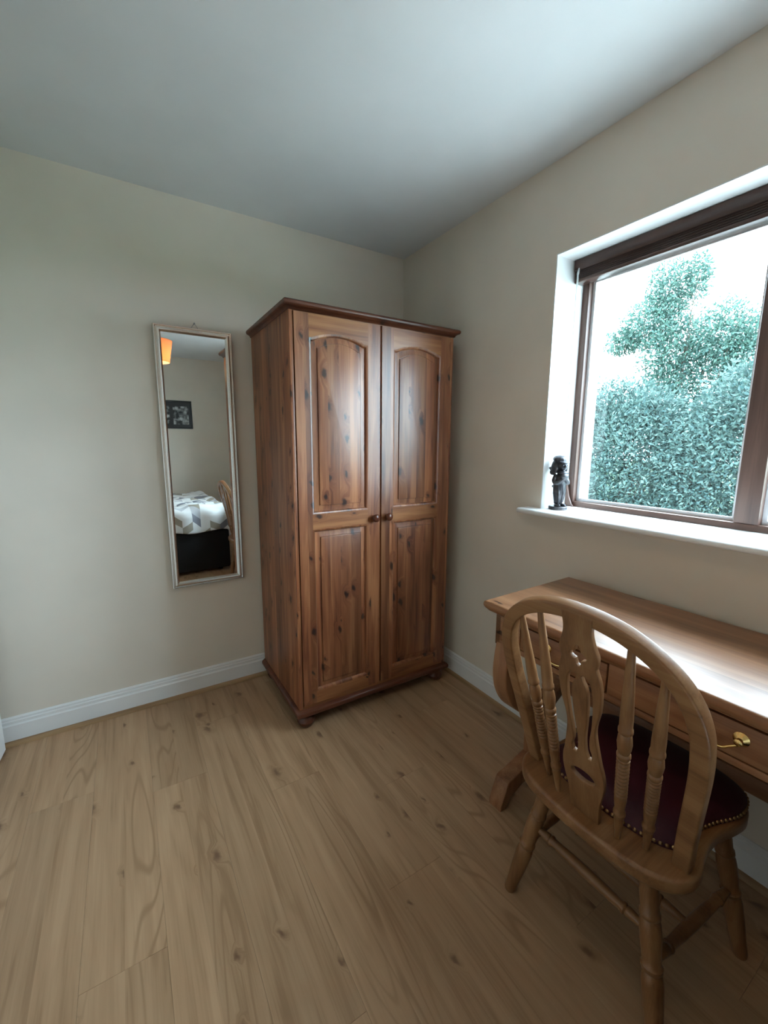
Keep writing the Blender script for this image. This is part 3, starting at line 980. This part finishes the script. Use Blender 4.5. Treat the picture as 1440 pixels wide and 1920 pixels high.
# legs and stretchers
leg_prof = [(0, 0.0145), (0.02, 0.0165), (0.10, 0.0175), (0.28, 0.0215), (0.36, 0.0225), (0.40, 0.0205), (0.415, 0.0175), (0.425, 0.0215), (0.445, 0.0225), (0.455, 0.0185), (0.50, 0.0200), (0.60, 0.0225), (0.66, 0.0215),
            (0.685, 0.0180), (0.695, 0.0215), (0.715, 0.0215), (0.725, 0.0185), (0.80, 0.0200), (0.92, 0.0180), (1, 0.0160)]
feet = {('r', 1): ((-0.605, 0.125, 0.405), (-0.652, 0.203, 0.0)), ('r', -1): ((-0.605, -0.125, 0.405), (-0.652, -0.203, 0.0)),
        ('f', 1): ((-0.315, 0.150, 0.405), (-0.268, 0.226, 0.0)), ('f', -1): ((-0.315, -0.150, 0.405), (-0.268, -0.226, 0.0))}
def legpt(k, z):
    a, b_ = Vector(feet[k][0]), Vector(feet[k][1])
    q = b_.lerp(a, z/a.z)
    return L(q.x, q.y, q.z)
for k, (a, b_) in feet.items():
    bm = bmesh.new(); lathe(bm, L(*b_), L(*a), leg_prof, 18); obj('leg', bm, MAT['oak_z'], ch, 50)
strp = [(0, 0.0085), (0.06, 0.009), (0.16, 0.0125), (0.17, 0.0100), (0.18, 0.0140), (0.195, 0.0140), (0.205, 0.0110), (0.35, 0.0130), (0.5, 0.0140), (0.65, 0.0130), (0.795, 0.0110), (0.805, 0.0140), (0.82, 0.0140), (0.83, 0.0100), (0.84, 0.0125), (0.94, 0.009), (1, 0.0085)]
def stretcher(a, b_):
    bm = bmesh.new(); lathe(bm, a, b_, strp, 14); obj('stretcher', bm, MAT['oak_y'], ch, 50)
stretcher(legpt(('r', 1), 0.245), legpt(('r', -1), 0.245))
for s in (1, -1):
    stretcher(legpt(('r', s), 0.185), legpt(('f', s), 0.185))
stretcher(legpt(('r', 1), 0.185).lerp(legpt(('f', 1), 0.185), 0.45), legpt(('r', -1), 0.185).lerp(legpt(('f', -1), 0.185), 0.45))

# ================================================================== VENETIAN BLIND (raised)
bl = thing('venetian_blind', 'dark brown wooden slatted blind drawn up to the top of the window', 'blind', (0.12, yc, 1.962))
def bl_box(name, x0, x1, z0, z1, bev, parent=bl, mat=None):
    b = bmesh.new()
    box(b, x0-0.12, x1-0.12, WY1+0.010-yc, WY0-0.010-yc, z0-1.962, z1-1.962, bev)
    return obj(name, b, mat or MAT['blind'], parent)
bl_box('headrail', 0.112, 0.155, 2.012, 2.050, 0.001)
bl_box('valance', 0.102, 0.112, 2.006, 2.049, 0.003)
zz = 1.978
for i in range(9):
    bl_box('slat', 0.108+0.001*(i % 2), 0.156+0.001*(i % 2), zz, zz+0.0026, 0.001)
    zz += 0.0037
bl_box('bottom_rail', 0.107, 0.157, 1.962, 1.977, 0.003)
b = bmesh.new()
wy = -1.122-yc
lathe(b, (-0.025, wy, 2.012-1.962), (-0.030, wy, 1.985-1.962), [(0, 0.0025), (0.2, 0.004), (0.8, 0.005), (1, 0.0035)], 10)
lathe(b, (-0.030, wy, 1.986-1.962), (-0.036, wy-0.004, 1.40-1.962), [(0, 0.0035), (0.96, 0.0042), (0.97, 0.0055), (1, 0.005)], 8)
obj('tilt_wand', b, MAT['wand'], bl)

# ================================================================== FIGURINE
fg = thing('figurine', 'small dark bronze figurine of a child in a cap on the windowsill', 'figurine', (0.045, -1.140, 1.034), math.radians(252))
fg.scale = (1.06, 1.06, 1.06)
bm = bmesh.new()
lathe(bm, (0, 0, 0), (0, 0, 0.014), [(0, 0.035), (0.15, 0.0365), (0.85, 0.0365), (1, 0.034)], 28)
obj('plinth_disc', bm, MAT['bronze'], fg)
bm = bmesh.new()
def ell(c, r, rot=None, n=14):
    m = Matrix.Translation(c)
    if rot: m = m @ Matrix.Rotation(rot[0], 4, rot[1])
    m = m @ Matrix.Diagonal((r[0], r[1], r[2], 1))
    bmesh.ops.create_uvsphere(bm, u_segments=n, v_segments=n, radius=1, matrix=m)
# face looks along +X (local)
lathe(bm, (-0.004, 0, 0.020), (0.002, 0, 0.142), [(0, 0.014), (0.10, 0.0175), (0.35, 0.0225), (0.55, 0.0245), (0.75, 0.0245), (0.92, 0.021), (1, 0.014)], 18)   # smock
for q in range(7):                                         # folds of the smock
    a_ = 2*PI*q/7
    tube(bm, [(0.021*math.cos(a_), 0.021*math.sin(a_), 0.10), (0.0205*math.cos(a_+0.2), 0.0205*math.sin(a_+0.2), 0.065), (0.015*math.cos(a_+0.3), 0.015*math.sin(a_+0.3), 0.028)], [0.0045, 0.005, 0.004], 8)
ell((0.014, 0.010, 0.018), (0.018, 0.009, 0.007)); ell((0.010, -0.012, 0.018), (0.018, 0.009, 0.007))   # shoes
ell((0.0, 0, 0.146), (0.012, 0.012, 0.016))              # neck
ell((0.006, 0, 0.178), (0.0235, 0.0215, 0.026))          # head
ell((0.0295, 0, 0.174), (0.0045, 0.004, 0.0055))         # nose
ell((0.0265, 0.009, 0.179), (0.003, 0.004, 0.0025)); ell((0.0265, -0.009, 0.179), (0.003, 0.004, 0.0025))
ell((-0.011, 0, 0.176), (0.0275, 0.029, 0.032))          # hair bob
ell((-0.008, 0.023, 0.166), (0.018, 0.010, 0.026)); ell((-0.008, -0.023, 0.166), (0.018, 0.010, 0.026))
ell((-0.014, -0.024, 0.150), (0.014, 0.012, 0.013)); ell((-0.026, -0.016, 0.160), (0.017, 0.012, 0.009), (0.4, 'Y'))
ell((-0.034, -0.022, 0.166), (0.010, 0.005, 0.004), (-0.3, 'Y'))
ell((-0.004, 0, 0.2005), (0.030, 0.0295, 0.0165), (0.22, 'Y'))    # cap
ell((0.022, 0, 0.1915), (0.016, 0.022, 0.0035), (0.32, 'Y'))      # peak
for s in (1, -1):                                          # folded arms
    tube(bm, smooth_path([(0.0, s*0.018, 0.140), (0.004, s*0.029, 0.118), (0.014, s*0.026, 0.108), (0.026, s*0.008, 0.122), (0.025, -s*0.010, 0.136)], 4), [0.0095]*5+[0.009]*6+[0.008]*6, 10)
ell((0.029, 0.0, 0.135), (0.010, 0.018, 0.010))
ell((0.020, 0.0, 0.148), (0.014, 0.022, 0.008))           # scarf
ell((-0.020, -0.012, 0.092), (0.010, 0.007, 0.006))
me = bpy.data.meshes.new('tmpfig'); bm.to_mesh(me); bm.free()
to = bpy.data.objects.new('tmpfig', me); C.objects.link(to)
md = to.modifiers.new('r', 'REMESH'); md.mode = 'VOXEL'; md.voxel_size = 0.0016
md = to.modifiers.new('s', 'SMOOTH'); md.iterations = 3; md.factor = 0.5
dg = bpy.context.evaluated_depsgraph_get()
me2 = bpy.data.meshes.new_from_object(to.evaluated_get(dg))
bpy.data.objects.remove(to); bpy.data.meshes.remove(me)
obj_me('figure', me2, MAT['bronze'], fg, 60)

# ================================================================== BED (seen in the mirror)
BX0, BX1, BY0, BY1 = -1.48, -0.575, -2.25, YB+0.04
bed = thing('single_bed', 'single bed with black base under a grey chevron duvet', 'bed', ((BX0+BX1)/2, (BY0+BY1)/2, 0))
bxh, byh = (BX1-BX0)/2, (BY0-BY1)/2
bm = bmesh.new(); box(bm, -bxh+0.01, bxh-0.01, -byh, byh-0.01, 0.03, 0.43, 0.02); obj('bed_base', bm, MAT['black'], bed)
for sx in (-1, 1):
    for sy in (-1, 1):
        bm = bmesh.new(); lathe(bm, (sx*(bxh-0.1), sy*(byh-0.1), 0), (sx*(bxh-0.1), sy*(byh-0.1), 0.04), [(0, 0.025), (1, 0.025)], 12); obj('bed_foot', bm, MAT['black'], bed)
bm = bmesh.new(); box(bm, -bxh+0.015, bxh-0.015, -byh+0.005, byh-0.02, 0.43, 0.64, 0.04, 3); obj('mattress', bm, MAT['mattress'], bed)
def make_duvet():
    w, top, drop, rr = bxh+0.004, 0.672, 0.235, 0.06
    nx, ny = 90, 130
    verts, faces, uvs = [], [], []
    def fold(s, half):       # arc length -> (position, drop)
        a = abs(s); sg = 1 if s >= 0 else -1
        fl = half-rr
        if a <= fl: return s, 0.0
        a -= fl
        q = rr*PI/2
        if a <= q:
            th = a/rr
            return sg*(fl+rr*math.sin(th)), rr*(1-math.cos(th))
        return sg*half, rr+(a-q)
    sxm = (w-rr)+rr*PI/2+drop-rr
    y_len0 = -byh+0.25
    y_len1 = (byh+0.004-rr)+rr*PI/2+drop-rr
    for j in range(ny+1):
        sy = y_len0+(y_len1-y_len0)*j/ny
        for i in range(nx+1):
            sx = -sxm+2*sxm*i/nx
            px, dx = fold(sx, w)
            py, dy = fold(sy, byh+0.004) if sy > 0 else (sy, 0.0)
            d = max(dx, dy)
            wob = 0.010*math.sin(9*sx+4*sy)*math.sin(7*sy-3*sx) + 0.006*math.sin(23*sx-11*sy) + 0.005*math.sin(31*sy+8*sx)
            side = min(1.0, d/0.08)
            z = top-d+wob*(1-side)*1.3
            if dx > 0.03: px += (0.014*math.sin(26*sy)+0.012)*side*(1 if sx > 0 else -1)
            if dy > 0.03: py += (0.016*math.sin(24*sx+1)+0.014)*side
            if d > 0.1: z += 0.012*math.sin(15*sx+9*sy)*min(1, (d-0.1)/0.1)
            verts.append((px, py, z)); uvs.append((sx, sy))
    for j in range(ny):
        for i in range(nx):
            a = j*(nx+1)+i
            faces.append((a, a+1, a+nx+2, a+nx+1))
    me = bpy.data.meshes.new('duvet')
    me.from_pydata(verts, [], faces)
    uv = me.uv_layers.new(name='UVMap')
    for lp in me.loops:
        uv.data[lp.index].uv = uvs[lp.vertex_index]
    o = obj_me('duvet', me, MAT['duvet'], bed, 80)
    s = o.modifiers.new('thickness', 'SOLIDIFY'); s.thickness = 0.018; s.offset = 1
    return o
make_duvet()

# ================================================================== PICTURE ON THE OPPOSITE WALL
pf = thing('picture_frame', 'black multi-aperture picture frame with monochrome photographs on the wall', 'picture', (-0.86, YB, 1.503))
pw, ph = 0.52, 0.355
bm = bmesh.new()
def p_loop(ins, d): return [Vector((-pw/2+ins, d, ins)), Vector((pw/2-ins, d, ins)), Vector((pw/2-ins, d, ph-ins)), Vector((-pw/2+ins, d, ph-ins))]
loops(bm, [p_loop(a, d) for a, d in ((0, 0), (0, 0.018), (0.003, 0.021), (0.016, 0.021), (0.019, 0.016), (0.019, 0.008))], True)
obj('frame_moulding', bm, MAT['frame_black'], pf, 30)
bm = bmesh.new(); box(bm, -pw/2+0.018, pw/2-0.018, 0.002, 0.010, 0.018, ph-0.018); obj('mount_board', bm, MAT['frame_black'], pf, 0)
for (xa, xb) in ((0.035, 0.218), (-0.10, -0.005), (-0.225, -0.135)):
    bm = bmesh.new(); box(bm, xa, xb, 0.0095, 0.0110, 0.055, ph-0.07); obj('photograph', bm, MAT['print'], pf, 0)

# ================================================================== PENDANT LAMP
lp = thing('pendant_lamp', 'orange fabric pendant lampshade with a lit bulb hanging from the ceiling', 'lamp', (-1.165, -2.0, H))
bm = bmesh.new(); lathe(bm, (0, 0, 0), (0, 0, -0.03), [(0, 0.045), (0.4, 0.045), (0.8, 0.03), (1, 0.012)], 24); obj('ceiling_rose', bm, MAT['white'], lp)
bm = bmesh.new(); lathe(bm, (0, 0, -0.025), (0, 0, -0.25), [(0, 0.003), (0.93, 0.003), (0.93, 0.018), (1, 0.018)], 12); obj('flex', bm, MAT['white'], lp)
bm = bmesh.new()
n = 40
ls = []
for r, z in ((0.135, -0.222), (0.103, -0.402), (0.101, -0.402), (0.133, -0.222)):
    ls.append([Vector((r*math.cos(2*PI*i/n), r*math.sin(2*PI*i/n), z)) for i in range(n)])
loops(bm, ls+[ls[0]], True)
bmesh.ops.remove_doubles(bm, verts=bm.verts[:], dist=1e-6)
obj('lamp_shade', bm, MAT['shade'], lp, 60)
bm = bmesh.new()
for k in range(3):
    a = 2*PI*k/3
    tube(bm, [(0.016*math.cos(a), 0.016*math.sin(a), -0.245), (0.134*math.cos(a), 0.134*math.sin(a), -0.226)], 0.0015, 6)
obj('shade_spider', bm, MAT['steel'], lp)
bm = bmesh.new(); lathe(bm, (0, 0, -0.25), (0, 0, -0.415), [(0, 0.013), (0.3, 0.014), (0.5, 0.026), (0.72, 0.034), (0.9, 0.024), (1, 0.004)], 20); obj('bulb', bm, MAT['bulb'], lp, 60)

# ================================================================== PLANTS OUTSIDE
def leaves_mesh(name, centers, normals, size, mats):
    """every leaf a folded pointed blade of two quads"""
    n = len(centers)
    ln = size*(0.7+0.6*rng.random(n))
    wd_ = ln*(0.36+0.12*rng.random(n))
    d = normals + rng.normal(0, 0.75, (n, 3))
    d[:, 2] -= 0.15
    d /= np.linalg.norm(d, axis=1)[:, None]
    s = np.cross(d, rng.normal(0, 1, (n, 3)))
    s /= np.linalg.norm(s, axis=1)[:, None]
    up = np.cross(s, d)
    P = np.empty((n, 6, 3), np.float32)
    P[:, 0] = centers
    P[:, 1] = centers + d*(ln*0.42)[:, None] + s*(wd_*0.5)[:, None] + up*(wd_*0.16)[:, None]
    P[:, 2] = centers + d*(ln*0.46)[:, None]
    P[:, 3] = centers + d*(ln*0.42)[:, None] - s*(wd_*0.5)[:, None] + up*(wd_*0.16)[:, None]
    P[:, 4] = centers + d*ln[:, None] - up*(ln*0.12)[:, None]
    P = P[:, :5].reshape(-1, 3)
    base = (np.arange(n)*5)[:, None]
    F = np.stack([base+np.array([0, 1, 4, 2]), base+np.array([0, 2, 4, 3])], 1).reshape(-1, 4)
    me = bpy.data.meshes.new(name)
    me.vertices.add(len(P)); me.vertices.foreach_set('co', P.ravel().astype(np.float32))
    me.loops.add(F.size); me.loops.foreach_set('vertex_index', F.ravel().astype(np.int32))
    me.polygons.add(len(F)); me.polygons.foreach_set('loop_start', (np.arange(len(F))*4).astype(np.int32))
    me.update(calc_edges=True)
    return me

def blob_points(blobs, per_m2, shell):
    cs, ns = [], []
    B = [(np.array(c, float), np.array(r, float)) for c, r in blobs]
    for i, (c, r) in enumerate(B):
        area = 4*PI*((r[0]*r[1])**1.6/3+(r[0]*r[2])**1.6/3+(r[1]*r[2])**1.6/3)**(1/1.6)
        n = int(area*per_m2)
        d = rng.normal(0, 1, (n, 3)); d /= np.linalg.norm(d, axis=1)[:, None]
        k = 1-shell*rng.random(n)**1.6
        lump = 1+0.10*np.sin(d[:, 0]*9+c[0]*3)*np.sin(d[:, 1]*8+i)*np.sin(d[:, 2]*9+1)+0.05*rng.normal(0, 1, n)
        p_ = c+d*r*(k*lump)[:, None]
        keep = np.ones(n, bool)
        for j, (c2, r2) in enumerate(B):
            if j != i:
                keep &= (((p_-c2)/r2)**2).sum(1) > (1-shell)**2
        cs.append(p_[keep]); ns.append((d/r)[keep])
    cs = np.concatenate(cs); ns = np.concatenate(ns)
    ns /= np.linalg.norm(ns, axis=1)[:, None]
    return cs, ns

def shrub(label, loc, blobs, size, per_m2, mat, shell=0.35, name='shrub', cat='shrub', group=None):
    o = thing(name, label, cat, loc, 0, group)
    c, n = blob_points(blobs, per_m2, shell)
    k = c[:, 2] > 0.02
    me = leaves_mesh('foliage', c[k], n[k], size, mat)
    f = obj_me('foliage', me, mat, o, 0)
    f['kind'] = 'stuff'
    bm = bmesh.new()
    for c_, r_ in blobs:
        c_ = Vector(c_)
        root = Vector((c_.x*0.25, c_.y*0.25, 0))
        for q in range(4):
            e2 = c_+Vector((random.uniform(-.6, .6)*r_[0], random.uniform(-.6, .6)*r_[1], random.uniform(-.2, .8)*r_[2]))
            mid = root.lerp(e2, 0.5)+Vector((random.uniform(-.1, .1), random.uniform(-.1, .1), 0.1))
            tube(bm, smooth_path([root, mid, e2], 4), [0.020-0.0021*i for i in range(9)], 6)
    obj('stems' if cat == 'hedge' else 'trunk', bm, MAT['bark'], o, 60)
    return o
GZ = -0.25
shrub('dense leafy green hedge growing outside the window below the tall tree', (5.0, 1.45, GZ),
      [((0, 0, 1.2), (0.8, 1.15, 1.28)), ((-0.2, 0.7, 1.0), (0.7, 0.8, 1.25)), ((-0.25, -0.5, 1.0), (0.7, 0.8, 1.2)),
       ((0, -2.0, 1.2), (0.85, 1.2, 1.45)), ((-0.25, -1.4, 0.9), (0.7, 0.8, 1.1)), ((0.40, 0.75, 1.1), (0.45, 0.9, 1.15)), ((0, 2.05, 1.2), (0.8, 1.3, 1.3)), ((0, -4.05, 1.1), (0.85, 1.3, 1.35))],
      0.058, 3300, MAT['leaf'], 0.35, 'hedge', 'hedge')
shrub('tall pale green tree rising behind the hedge outside the window', (6.5, 1.39, GZ),
      [((0, 0.26, 4.15), (0.33, 0.34, 0.46)), ((0, -0.17, 4.2), (0.2, 0.16, 0.38)), ((0, 0.45, 3.65), (0.42, 0.53, 0.43)), ((0, 0.97, 3.42), (0.33, 0.33, 0.22)),
       ((0, -0.60, 3.22), (0.42, 0.43, 0.54)), ((0, -0.98, 2.87), (0.42, 0.46, 0.52)), ((0, 0.08, 3.02), (0.45, 0.52, 0.64)), ((0, -0.3, 2.1), (0.45, 0.95, 0.9))],
      0.062, 1500, MAT['leaf2'], 0.75, 'tree', 'tree')
